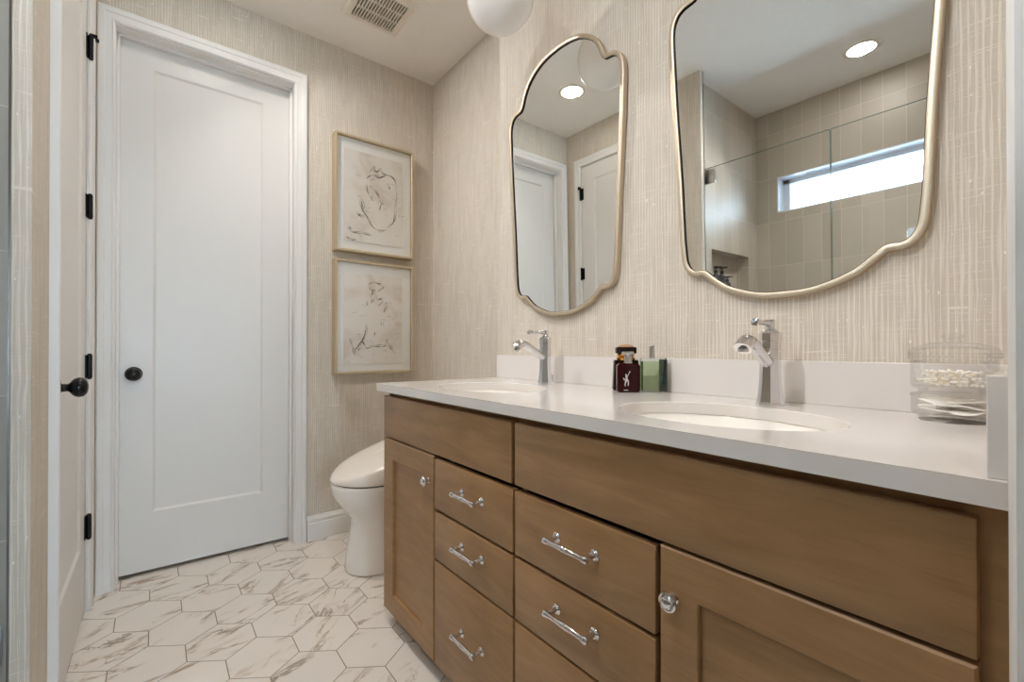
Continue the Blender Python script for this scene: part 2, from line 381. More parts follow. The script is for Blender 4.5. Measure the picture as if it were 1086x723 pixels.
# window high in the shower wall
bm = B(); fx0, fx1 = XS-.16, XS-.10; s = .040
box(bm, (XS-.135, WY0, WZ0), (XS-.001, WY0+.008, WZ1)); box(bm, (XS-.135, WY1-.008, WZ0), (XS-.001, WY1, WZ1)); box(bm, (XS-.135, WY0, WZ0), (XS-.001, WY1, WZ0+.008)); box(bm, (XS-.135, WY0, WZ1-.008), (XS-.001, WY1, WZ1))
win = structure('window_1', bm, M['vinyl'])
bm = B()
for a, b in (((WY0, WZ0), (WY0+s, WZ1)), ((WY1-s-.012, WZ0), (WY1, WZ1)), ((WY0, WZ0), (WY1, WZ0+s*.7)), ((WY0, WZ1-s), (WY1, WZ1))): box(bm, (fx0, a[0], a[1]), (fx1, b[0], b[1]), .004)
obj('window_frame', bm, M['vinyl'], win)
bm = B(); box(bm, (XS-.135, WY0+.02, WZ0+.015), (XS-.130, WY1-.03, WZ1-.02)); obj('window_pane', bm, M['winglass'], win)
# neighbour's lap siding seen through that window
bm = B()
for i in range(22):
    z = .6+i*.20; quad(bm, [(-4.2+.05, -5, z), (-4.2+.05, 6, z), (-4.2, 6, z+.20), (-4.2, -5, z+.20)]); quad(bm, [(-4.2, -5, z), (-4.2, 6, z), (-4.2+.05, 6, z), (-4.2+.05, -5, z)])
box(bm, (-4.5, -5, -.05), (-4.21, 6, 5.0))
structure('wall_outside', bm, M['siding'])

# ------------------------------------------------------------------ trim: casings and baseboards
CAS = [(0, 0), (0, .011), (.006, .015), (.012, .013), (.032, .015), (.038, .019), (.050, .021), (.056, .021), (.060, .018), (.060, 0)]   # from the opening outward: width, projection
def casing(bm, path, out, w=1.0):
    """mitred door casing; path = 4 points down/up round the opening (2D u,z), out(u,z,proj) -> 3D"""
    (u0, z0), (u1, z1), (u2, z2), (u3, z3) = path; sg = 1 if u3 > u0 else -1
    rings = []
    for (u, z), (du, dz) in zip(path, ((-sg, 0), (-sg, 1), (sg, 1), (sg, 0))):
        rings.append([out(u+du*a*w, z+dz*a*w, p) for a, p in CAS])
    loft(bm, rings)
# back door frame
bm = B(); casing(bm, [(DX0+.002, 0), (DX0+.002, DZ+.002), (DX1-.002, DZ+.002), (DX1-.002, 0)], lambda u, z, p: (u, YB-p, z), .95)
jd = YB+WT
for a, b in (((DX0-.012, 0), (DX0+.004, DZ+.0)), ((DX1-.004, 0), (DX1+.012, DZ))): box(bm, (a[0], YB-.001, 0), (b[0], jd, DZ+.012))
box(bm, (DX0-.012, YB-.001, DZ-.004), (DX1+.012, jd, DZ+.012))
box(bm, (DX0+.003, YB+.052, 0), (DX0+.015, YB+.075, DZ), .002); box(bm, (DX1-.015, YB+.052, 0), (DX1-.003, YB+.075, DZ), .002); box(bm, (DX0+.003, YB+.052, DZ-.016), (DX1-.003, YB+.075, DZ-.003), .002)
structure('trim_1', bm, M['paint'], smooth=25)
# left door frame
bm = B(); casing(bm, [(LY1, 0), (LY1, LZ), (LY0, LZ), (LY0, 0)], lambda u, z, p: (XL+p, u, z))
for a, b in ((LY0-.012, LY0), (LY1, LY1+.012)): box(bm, (XB, a, 0), (XL+.001, b, LZ+.012))
box(bm, (XB, LY0-.012, LZ), (XL+.001, LY1+.012, LZ+.012))
structure('trim_2', bm, M['paint'], smooth=25)
# entry casing and jamb at the right edge of the picture
bm = B(); yc = .0394
box(bm, (EX1-.006, YE-.11, 0), (EX1+.010, YE+.001, 2.45))
rings = [[(EX1-.004+a*1.2, YE+p*.83, z) for a, p in CAS] for z in (0, 2.51)]; loft(bm, rings)
box(bm, (EX0, YE-.11, 2.435), (EX1, YE+.001, 2.452))
structure('trim_3', bm, M['paint'], smooth=25)
BP = [(0, 0), (.014, 0), (.014, .092), (.010, .098), (.0125, .104), (.0125, .116), (.007, .124), (.006, .131), (.0, .133)]
def baseboard(name, a, b, nrm):
    bm = B(); loft(bm, [[(q[0]+nrm[0]*p, q[1]+nrm[1]*p, z) for p, z in BP] for q in (a, b)]); structure(name, bm, M['paint'])
baseboard('baseboard_back', (DX1+.060, YB), (XN, YB), (0, -1))
baseboard('baseboard_alcove', (XN, YB-.014), (XN, YJ), (-1, 0))
baseboard('baseboard_left', (XL, LY1+.062), (XL, YB), (1, 0))
bm = B(); box(bm, (XL, LY1+.062, 0), (DX0-.056, YB, .004)) if False else None
baseboard('trim_5', (XL, YCAP), (XL, LY0-.061), (1, 0))

# ------------------------------------------------------------------ doors
def panel_face(bm, u0, u1, z0, z1, pu0, pu1, pz0, pz1, out, dep=.007, bev=.010):
    """door face with one recessed shaker panel; out(u,z,depth) -> 3D (depth into the door)"""
    ring = lambda a, b, c, d, dp: [bm.verts.new(out(u, z, dp)) for u, z in ((a, c), (b, c), (b, d), (a, d))]
    R = [ring(u0, u1, z0, z1, 0), ring(pu0, pu1, pz0, pz1, 0), ring(pu0+bev, pu1-bev, pz0+bev, pz1-bev, dep)]
    for a, b in zip(R, R[1:]):
        for i in range(4): bm.faces.new((a[i], a[(i+1) % 4], b[(i+1) % 4], b[i]))
    bm.faces.new(R[2])
    back = ring(u0, u1, z0, z1, .035)
    for i in range(4): bm.faces.new((R[0][i], R[0][(i+1) % 4], back[(i+1) % 4], back[i]))
    bm.faces.new(back)
def knob(parent, base, nrm, name='door_knob'):
    """round knob on a thin rose; nrm is an axis letter with sign"""
    ax, sg = nrm[1], 1 if nrm[0] == '+' else -1
    prof = [(.0, 0), (.031, 0), (.032, .003), (.029, .007), (.014, .009), (.0115, .012), (.0105, .022), (.013, .027), (.021, .032), (.0265, .039), (.0285, .047), (.0265, .056), (.019, .063), (.009, .066), (.0, .0665)]
    bm = B(); lathe(bm, [(r, h*sg) for r, h in prof], base, ax, 28); obj(name, bm, M['black'], parent, smooth=50, label='black round knob')
YD = YB+.078
bm = B(); panel_face(bm, DX0+.007, DX1-.007, .019, DZ-.008, -.014+.001, .4385, .285, 2.335, lambda u, z, d: (u, YD+d, z))
d1 = structure('door_1', bm, M['door'])
knob(d1, (-.0815, YD, .925), '-y')
bm = B(); panel_face(bm, LY0+.003, LY1-.004, .014, LZ-.004, LY0+.112, 2.306, .285, 2.333, lambda u, z, d: (XL-.001-d, u, z))
d2 = structure('door_2', bm, M['door'])
knob(d2, (XL-.001, 1.778, .930), '+x')
for hz in (2.237, 1.604, .970, .337):
    bm = B(); cx, cy = XL+.0105, LY1+.001; h = .0455
    lathe(bm, [(.0, -h-.006), (.006, -h-.005), (.0075, -h), (.0088, -h+.001), (.0088, h-.001), (.0075, h), (.006, h+.005), (.0, h+.006)], (cx, cy, hz), 'z', 14)
    for k in (-.0275, -.009, .009, .0275): lathe(bm, [(.0091, k-.0008), (.0091, k+.0008)], (cx, cy, hz), 'z', 14)
    box(bm, (XL-.0012, cy-.024, hz-h), (XL+.0030, cy+.018, hz+h), .0004, 1); box(bm, (XL, cy-.003, hz-h), (cx, cy+.003, hz+h))
    if hz > 2: box(bm, (cx-.003, cy-.002, hz+h-.002), (cx+.020, cy+.010, hz+h+.012), .002); lathe(bm, [(.0, 0), (.006, 0), (.006, .012), (.0, .012)], (cx+.019, cy+.004, hz+h-.014), 'z', 12)
    obj('hinge', bm, M['black'], d2, label='black butt hinge')

# ------------------------------------------------------------------ ceiling fittings
def downlight(name, x, y, label, mat, watts, aim=(0, 0, -1), spread=2.6, r=.068):
    t = thing(name, label, 'ceiling light', (x, y, CEIL), )
    bm = B(); lathe(bm, [(r, -.0022), (r+.003, -.0045), (r+.016, -.0045), (r+.022, -.0015), (r+.022, 0), (r, 0), (r, -.0022)], n=48, caps=False); obj('trim_ring', bm, M['vent'], t, smooth=40)
    bm = B(); lathe(bm, [(.0, -.0025), (r*.6, -.0024), (r+.0005, -.0018), (r+.0005, -.0004), (0, -.0004)], n=48); obj('lens', bm, mat, t)
    l = bpy.data.lights.new('downlight_bulb', 'AREA'); l.shape = 'DISK'; l.size = 2*r*.45 if aim[0] else 2*r*.8; l.energy = watts; l.color = (1, .975, .945); l.spread = spread
    lo = bpy.data.objects.new('downlight_bulb', l); COL.objects.link(lo); lo.parent = t; lo.location = (0, 0, -.0075); lo.rotation_euler = Vector(aim).to_track_quat('-Z', 'Y').to_euler()
    return t
downlight('recessed_light', .249, 2.090, 'round recessed ceiling light glowing warm white near the two white doors', M['lamp'], ROOM_LAMP*1.08, (.50, -.14, -.85), 2.3)
downlight('recessed_light', -.797, .766, 'round recessed ceiling light glowing above the tiled shower', M['lamp2'], SHOWER_LAMP, (.50, 0, -.866), 2.2)
downlight('recessed_light', .249, .640, 'added recessed ceiling light, out of view, brightening the vanity and the floor', M['lamp'], ROOM_LAMP*.74)  # unseen fill light, added to brighten counter, wall and floor
def vent():
    x, y, hw = .868, 2.162, .146
    t = thing('exhaust_vent', 'square slatted exhaust vent grille in the ceiling', 'vent', (x, y, CEIL))
    bm = B(); iw0, iw1 = .108, .112
    prof = lambda a, b, z: [(a, b, z), (-a, b, z), (-a, -b, z), (a, -b, z)]
    loft(bm, [prof(hw, hw, 0), prof(hw, hw, -.006), prof(hw-.014, hw-.014, -.016), prof(iw1+.004, iw0+.004, -.019), prof(iw1, iw0, -.017), prof(iw1, iw0, -.003)], cap0=False, cap1=False)
    obj('grille_frame', bm, M['vent'], t, smooth=20)
    bm = B(); box(bm, (-iw1, -iw0, -.004), (iw1, iw0, -.001)); obj('shade_backing', bm, M['dark'], t, label='black sheet painted as the shade behind the slats')  # solid black sheet paints the shade inside the vent
    for i in range(16):
        bm = B(); px = -iw1+.0002+i*(2*iw1-.006)/15; box(bm, (px, -iw0, -.018), (px+.0062, iw0, -.006), .001, 1); obj('slat', bm, M['vent'], t)
    bm = B()
    for k in (-.036, .036): box(bm, (-iw1, k-.003, -.0165), (iw1, k+.003, -.007))
    obj('cross_rib', bm, M['vent'], t)
vent()
def globe_light(x, y, z, r):
    t = thing('globe_pendant', 'white opal glass globe light hanging above the left vanity mirror', 'pendant light', (x, y, z))
    bm = B(); lathe(bm, [(max(r*math.sin(PI*k/24), 0.0004), -r*math.cos(PI*k/24)) for k in range(0, 23)], n=48); obj('glass_globe', bm, M['opal'], t, smooth=60)
    bm = B(); lathe(bm, [(.0, r*.975), (.028, r*.975), (.032, r*.99), (.032, r+.03), (.02, r+.04), (.0, r+.04)], n=28); obj('globe_fitter', bm, M['champagne'], t, smooth=40)
    bm = B(); top = CEIL-z; lathe(bm, [(.0, r+.035), (.006, r+.035), (.006, top-.018), (.0, top-.018)], n=16); obj('stem', bm, M['champagne'], t, smooth=40)
    bm = B(); lathe(bm, [(.0, top-.024), (.05, top-.022), (.06, top-.014), (.06, top), (0, top)], n=32); obj('canopy', bm, M['champagne'], t, smooth=40)
globe_light(.9443, 1.2576, 2.279, .119)

# ------------------------------------------------------------------ vanity
XC, XF, YV1, YV0, ZT, ZC = .6832, .6638, 1.6555, .045, .9078, .8799
FZ0, FZ1, FZ2 = .057, .709, .861
van = thing('vanity_cabinet', 'long stained maple double vanity cabinet with drawers and panelled doors', 'vanity', (0, 0, 0))
bm = B(); f0 = XC+.0215; zt = ZC-.001; ya = YE+.001
box(bm, (f0, ya, .048), (f0+.019, .079, zt)); box(bm, (f0, 1.640, .048), (f0+.019, YV1, zt)); box(bm, (f0+.010, ya, .835), (f0+.022, YV1-.001, zt))
for y0, y1 in ((.446, .464), (1.246, 1.264)): box(bm, (f0+.045, y0, .048), (XW-.010, y1, .70))
box(bm, (f0+.004, ya, .048), (f0+.02, YV1-.001, .058))
box(bm, (f0+.018, ya, .048), (XW-.002, ya+.016, zt)); box(bm, (f0+.018, YV1-.016, .048), (XW-.002, YV1, zt)); box(bm, (f0+.018, .852, .048), (XW-.010, .868, .70))
box(bm, (f0+.018, ya, .048), (XW-.002, YV1, .064)); box(bm, (XW-.010, ya, .048), (XW-.002, YV1, zt)); box(bm, (XC+.085, ya, 0), (XC+.101, YV1-.002, .05)); box(bm, (XC+.10, YV1-.018, 0), (XW-.002, YV1-.002, .05))
obj('cabinet_body', bm, M['wood'], van)
def slab(name, y0, y1, z0, z1):
    bm = B(); box(bm, (XC, y0, z0), (XC+.020, y1, z1), .0030, 2); cx = (XC, (y0+y1)/2, (z0+z1)/2)
    return obj(name, bm, M['wood'], van, loc=cx, smooth=30)
def shaker(name, y0, y1, z0, z1, st=.079, rt=.072, rb=.075):
    bm = B(); b = .003
    def ring(m0, mt, mb, x): return [bm.verts.new(p) for p in ((x, y0+m0, z0+mb), (x, y1-m0, z0+mb), (x, y1-m0, z1-mt), (x, y0+m0, z1-mt))]
    R = [ring(0, 0, 0, XC+.020), ring(0, 0, 0, XC+b), ring(b, b, b, XC), ring(st, rt, rb, XC), ring(st+.002, rt+.002, rb+.002, XC+.002), ring(st+.003, rt+.003, rb+.003, XC+.010)]
    for p, q in zip(R, R[1:]):
        for i in range(4): bm.faces.new((p[i], p[(i+1) % 4], q[(i+1) % 4], q[i]))
    bm.faces.new(R[-1]); bm.faces.new(list(reversed(R[0])))
    return obj(name, bm, M['wood'], van, loc=(XC, (y0+y1)/2, (z0+z1)/2))
def cab_knob(parent, y, z):
    o = Vector((XC, y, z))-parent.location
    bm = B(); lathe(bm, [(.0, 0), (.0085, 0), (.0090, -.0018), (.0062, -.0032), (.0052, -.0075), (.0062, -.0125), (.0090, -.0145), (.0150, -.0165), (.0162, -.0190), (.0158, -.0212), (.0135, -.0222), (.0122, -.0215), (.0110, -.0240), (.0098, -.0262), (.0084, -.0256), (.0070, -.0272), (.0, -.0285)], o, 'x', 32)
    obj('cabinet_knob', bm, M['chrome'], parent, smooth=35, label='polished chrome ringed knob')
def pull(parent, y, z, half=.0605):
    o = Vector((XC, y, z))-parent.location
    bm = B(); X = -.031
    for s in (-1, 1):
        c = o+Vector((0, s*half*.86, 0))
        lathe(bm, [(.0, 0), (.0112, 0), (.0116, -.002), (.0095, -.0035), (.0085, -.0055), (.0055, -.0070), (.0052, -.010), (.0052, -.0265), (.0052, -.028), (.0056, -.031), (.0, -.0335)], c, 'x', 20)
    pr = [(-1.0, .0), (-1.0, .0045), (-.97, .0064), (-.88, .0066), (-.84, .0048), (-.80, .0062), (-.76, .0046), (-.45, .0043), (-.12, .0054), (-.06, .0058), (-.03, .0050), (0, .0054)]
    pr = pr+[(-a, b) for a, b in reversed(pr[:-1])]
    lathe(bm, [(r*1.2, a*half) for a, r in pr], o+Vector((X, 0, 0)), 'y', 18)
    obj('drawer_pull', bm, M['chrome'], parent, smooth=35, label='polished chrome bar pull')
slab('false_drawer_front', .8660, 1.6520, FZ1, FZ2); slab('false_drawer_front', .0670, .8530, FZ1, FZ2)
d = shaker('cabinet_door', 1.2600, 1.6520, FZ0, .7030, .078, .072, .07); cab_knob(d, 1.2890, .6205)
d = shaker('cabinet_door', .0670, .4510, FZ0, .7030, .068, .072, .07); cab_knob(d, .4235, .6215)
for (y0, y1, hy, hf) in ((.8605, 1.2525, 1.0415, .0575), (.4595, .8520, .6510, .0625)):
    for z0, z1, hz in ((.5410, .6960, .6310), (.3855, .5330, .4760), (FZ0, .3790, .2320)):
        d = slab('drawer', y0, y1, z0, z1); pull(d, hy, hz, hf)
# worktop with two oval cut-outs
SINKS = [(.913, 1.266), (.911, .461)]; SA, SBB = .165, .219
def worktop():
    bm = B(); N = 64
    def half(y0, y1, cx, cy):
        x0, x1 = XF, XW-.001
        def rect(t):
            c, s = math.cos(t), math.sin(t); k = min(((x1-cx) if c > 0 else (x0-cx))/c if abs(c) > 1e-9 else 1e9, ((y1-cy) if s > 0 else (y0-cy))/s if abs(s) > 1e-9 else 1e9)
            return (cx+c*k, cy+s*k)
        ts = sorted([2*PI*i/N for i in range(N)]+[math.atan2(b-cy, a-cx) % (2*PI) for a in (x0, x1) for b in (y0, y1)])
        R = lambda f, z: [bm.verts.new((*f(t), z)) for t in ts]
        el = lambda d: (lambda t: ((lambda k: (cx+math.cos(t)*k, cy+math.sin(t)*k))(1/math.sqrt((math.cos(t)/(SA+d))**2+(math.sin(t)/(SBB+d))**2))))
        rr = [R(rect, ZC), R(rect, ZT-.002), R(lambda t: tuple(Vector(rect(t))), ZT), R(el(.0025), ZT), R(el(.0007), ZT-.0007), R(el(0), ZT-.0025), R(el(0), ZC)]
        n = len(ts)
        for a, b in zip(rr+[rr[-1]], rr[1:]+[rr[0]]):
            if a is b: continue
            for i in range(n): bm.faces.new((a[i], a[(i+1) % n], b[(i+1) % n], b[i]))
    half(.8635, 1.6748, *SINKS[0]); half(YE+.001, .8635, *SINKS[1])
    bmesh.ops.remove_doubles(bm, verts=bm.verts, dist=1e-5)
    return obj('vanity_countertop', bm, M['quartz'], loc=None, smooth=20)
ct = worktop(); tag(ct, 'white quartz countertop with two oval sink openings on the maple vanity', 'countertop')
bm = B(); box(bm, (XW-.0205, .0585, ZT), (XW-.001, 1.6748, 1.0110), .0015); tag(obj('backsplash', bm, M['quartz'], None), 'low white quartz backsplash along the wallpapered wall behind the faucets', 'backsplash')
bm = B(); box(bm, (XF+.010, YE+.001, ZT), (XW-.001, .0595, 1.0140), .0015); tag(obj('side_splash', bm, M['quartz'], None), 'short white quartz side splash at the doorway end of the countertop', 'backsplash')
def sink(cx, cy, label):
    t = thing('vanity_sink', label, 'sink', (cx, cy, ZC))
    bm = B(); n = 56
    E = lambda a, b, z: [(a*math.cos(2*PI*i/n), b*math.sin(2*PI*i/n), z) for i in range(n)]
    ins = [(SA+.012, SBB+.012, -.0008), (SA+.003, SBB+.003, -.0008), (SA+.001, SBB+.001, -.004), (SA-.008, SBB-.010, -.04), (SA-.030, SBB-.038, -.085), (SA-.075, SBB-.10, -.118), (.045, .055, -.128), (.021, .021, -.131)]
    outs = [(.021, .021, -.142), (SA-.055, SBB-.075, -.134), (SA-.010, SBB-.015, -.09), (SA+.012, SBB+.012, -.012)]
    loft(bm, [E(*q) for q in ins+outs]+[E(*ins[0])], cap0=False, cap1=False); bmesh.ops.remove_doubles(bm, verts=bm.verts, dist=1e-6)
    obj('basin', bm, M['porcelain'], t, smooth=50)
    bm = B(); lathe(bm, [(.0, -.142), (.0205, -.142), (.0205, -.1315), (.031, -.1300), (.031, -.1285), (.022, -.1278), (.019, -.131), (.017, -.129), (.0, -.1275)], n=32); obj('drain', bm, M['chrome'], t, smooth=40)
    return t
sink(*SINKS[0], 'white oval undermount sink nearer the toilet'); sink(*SINKS[1], 'white oval undermount sink below the shower-reflecting mirror')
def faucet(x, y, label):
    t = thing('sink_faucet', label, 'faucet', (x, y, ZT), 'chrome single-handle faucets on the countertop')
    bm = B()   # eight-sided flared column
    lathe(bm, [(.0, 0), (.0315, 0), (.0315, .004), (.0290, .008), (.0265, .022), (.0238, .050), (.0222, .085), (.0222, .128), (.0228, .1285), (.0228, .132), (.0222, .1325), (.0222, .1500), (.0236, .1512), (.0236, .1690), (.0222, .1705), (.0, .1705)], n=8, rot=PI/8)
    obj('column', bm, M['chrome'], t, smooth=20)
    bm = B(); lathe(bm, [(.0, .170), (.0215, .170), (.0185, .174), (.0130, .178), (.0098, .181), (.0090, .184), (.0, .184)], n=28)
    lathe(bm, [(.0, .182), (.0090, .182), (.0108, .184), (.0108, .2000), (.0095, .2015), (.0, .2015)], n=28)
    obj('handle_hub', bm, M['chrome'], t, smooth=35)
    bm = B(); L = [(.0, .006), (.0075, .006), (.0075, -.018), (.0062, -.021), (.0058, -.060), (.0070, -.064), (.0058, -.068), (.0062, -.070), (.0088, -.074), (.0095, -.079), (.0080, -.084), (.0, -.086)]
    lathe(bm, L, (0, 0, .193), 'x', 20); obj('lever', bm, M['chrome'], t, smooth=35)
    pts = spline([(-.006, 0, .098), (-.030, 0, .108), (-.060, 0, .125), (-.088, 0, .142), (-.110, 0, .150), (-.128, 0, .146), (-.141, 0, .133)], 6)
    n = len(pts); rad = []
    for i in range(n):
        s = i/(n-1); w = .0140 if s < .62 else .0140+.0055*math.sin((s-.62)/.38*PI*.62); rad.append((w, .0125+.004*max(0, .3-s) if s < .62 else .0125+.0050*math.sin((s-.62)/.38*PI*.6)))
    bm = B(); tube(bm, pts, rad, 16); obj('spout', bm, M['chrome'], t, smooth=50)
    bm = B(); q = spline([(-.020, 0, .1165), (-.040, 0, .1275), (-.070, 0, .1450)], 6); tube(bm, q, [(.0058, .0016)]*len(q), 10); 
    obj('spout_inlay', bm, M['chrome'], t, smooth=50)
    bm = B(); lathe(bm, [(.0, 0), (.0105, 0), (.0105, .006), (.0, .006)], (-.138, 0, .126), 'z', 20); obj('aerator', bm, M['steel'], t, smooth=40)
    bm = B(); lathe(bm, [(.0, .0), (.0035, .0), (.0035, .024), (.0055, .026), (.0062, .030), (.0045, .034), (.0, .035)], (.036, 0, 0), 'z', 14); obj('drain_lift_rod', bm, M['chrome'], t, smooth=40)
    return t
faucet(1.142, 1.240, 'chrome lever faucet at the far sink, nearer the toilet')
faucet(1.137, .452, 'chrome lever faucet at the near sink, between perfume and glass jar')

# ------------------------------------------------------------------ vanity mirrors
HALF = [(0, -.5300), (.050, -.5280), (.100, -.5160), (.150, -.4950), (.185, -.4680), (.205, -.4500), (.2125, -.4480), (.232, -.4480), (.252, -.4360), (.266, -.4130), (.2725, -.3800), (.2845, -.1500), (.2985, .0700), (.3060, .2300), (.3070, .2950), (.3020, .3250), (.2880, .3500), (.2660, .3640), (.2430, .3680), (.2330, .3690), (.2250, .3800), (.2080, .4200), (.1850, .4550), (.1500, .4850), (.1050, .5080), (.0550, .5200), (0, .5240)]
def fine(pts, corner=(6, 19)):
    out = []; cuts = [0, *corner, len(pts)-1]
    for a, b in zip(cuts, cuts[1:]):
        s = spline([(p[0], p[1], 0) for p in pts[a:b+1]], 4); out += [(v.x, v.y) for v in s][(1 if a else 0):]
    return out
def vanity_mirror(yc, x, rz, ry, label):
    t = thing('vanity_mirror', label, 'mirror', (x, yc, 1.70), 'champagne-framed scalloped mirrors over the vanity'); t.rotation_euler = (0, ry, rz)
    h = [(a*1.012, b) for a, b in fine(HALF)]; P = h+[(-a, b) for a, b in reversed(h[1:-1])]; n = len(P)
    nr = []
    for i in range(n):
        a, b = Vector(P[i-1]), Vector(P[(i+1) % n]); d = (b-a).normalized(); nr.append(Vector((d.y, -d.x)))
    off = lambda k: [Vector(p)-q*k for p, q in zip(P, nr)]
    R = lambda k, xx: [(xx, -v.x, v.y) for v in off(k)]
    bm = B(); w = .0150
    loft(bm, [R(.0015, .0145), R(0, .013), R(0, -.0055), R(.0008, -.0072), R(.0026, -.0080), R(w-.0026, -.0080), R(w-.0008, -.0072), R(w, -.0055), R(w, .004), R(w+.001, .0145)]+[R(.0015, .0145)], cap0=False, cap1=False)
    obj('mirror_frame', bm, M['champagne'], t, smooth=28)
    bm = B(); bm.faces.new([bm.verts.new(p) for p in R(w-.002, 0.0)]); bm.faces.new([bm.verts.new(p) for p in R(w-.002, .004)]); 
    bm.verts.ensure_lookup_table()
    for i in range(n): bm.faces.new((bm.verts[i], bm.verts[(i+1) % n], bm.verts[n+(i+1) % n], bm.verts[n+i]))
    obj('mirror_glass', bm, M['mirror'], t)
    bm = B(); loft(bm, [R(w-.0005, -.0045), R(w+.0012, -.0045), R(w+.0012, -.0005), R(w-.0005, -.0005), R(w-.0005, -.0045)], cap0=False, cap1=False); obj('gap_shade_ring', bm, M['black'], t, label='black ring painted as the shaded gap inside the frame')  # black ring paints the dark recess between frame and glass
vanity_mirror(1.2550, 1.2336, .0083, -.0104, 'scalloped mirror reflecting the white doors, above the far sink')
vanity_mirror(.4630, 1.2358, .0044, -.0134, 'scalloped mirror reflecting the tiled shower and its window')

# ------------------------------------------------------------------ framed drawings
UP = [[(0.981, 2.022), (1.0, 2.043), (1.038, 2.054), (1.09, 2.079), (1.123, 2.068), (1.137, 2.039), (1.143, 1.99), (1.137, 1.925), (1.13, 1.898)], [(1.13, 1.898), (1.128, 1.834), (1.117, 1.794), (1.077, 1.763)], [(0.957, 1.992), (0.969, 1.94), (0.988, 1.919), (1.0, 1.904)], [(0.975, 1.996), (1.0, 1.978), (1.026, 1.946), (1.038, 1.918), (1.051, 1.895)], [(0.908, 1.933), (0.914, 1.892), (0.926, 1.858), (0.945, 1.825), (0.963, 1.798), (0.982, 1.771), (1.0, 1.75), (1.039, 1.738), (1.077, 1.748)], [(0.92, 1.917), (0.932, 1.872), (0.953, 1.821), (0.969, 1.794)], [(0.975, 2.07), (0.99, 2.102), (1.006, 2.114), (1.0, 2.088), (1.025, 2.088), (1.038, 2.11), (1.051, 2.082), (1.077, 2.082), (1.097, 2.081)], [(0.953, 2.028), (0.981, 2.055), (1.006, 2.059), (1.032, 2.053), (1.023, 2.075), (1.0, 2.094)], [(0.896, 1.828), (0.908, 1.813), (0.926, 1.81), (0.938, 1.806)], [(0.902, 1.818), (0.932, 1.793)], [(0.849, 1.719), (0.86, 1.732), (0.866, 1.71), (0.878, 1.706), (0.914, 1.705), (0.957, 1.706), (1.001, 1.694)], [(0.837, 1.675), (0.867, 1.662), (0.902, 1.661)], [(1.084, 2.034), (1.093, 2.01), (1.101, 1.991)], [(1.032, 1.854), (1.045, 1.894), (1.054, 1.906)]]
LO = [[(0.97, 1.412), (0.988, 1.428), (1.02, 1.426), (1.046, 1.416), (1.061, 1.404), (1.039, 1.387), (1.024, 1.377)], [(0.974, 1.4), (0.982, 1.382), (0.995, 1.387), (0.989, 1.358), (0.982, 1.346)], [(0.982, 1.346), (0.991, 1.325), (0.982, 1.303)], [(1.014, 1.342), (1.026, 1.328), (1.046, 1.334), (1.052, 1.319), (1.039, 1.3), (1.026, 1.291)], [(1.078, 1.319), (1.072, 1.29), (1.063, 1.252)], [(0.954, 1.18), (0.954, 1.149), (0.946, 1.119), (0.933, 1.088), (0.915, 1.064), (0.903, 1.046), (0.891, 1.028), (0.903, 1.01), (0.909, 0.998)], [(0.858, 1.099), (0.873, 1.058), (0.885, 1.016), (0.897, 0.992)], [(0.897, 1.04), (0.913, 1.034), (0.901, 1.02)], [(0.927, 1.088), (0.94, 1.07), (0.954, 1.044), (0.97, 1.04)], [(0.97, 1.046), (1.014, 1.052), (1.059, 1.05), (1.078, 1.061)], [(1.072, 1.09), (1.091, 1.065), (1.111, 1.034), (1.138, 1.008)], [(1.046, 1.195), (1.05, 1.177)], [(1.008, 1.138), (1.005, 1.114)], [(0.958, 1.313), (0.961, 1.289)]]

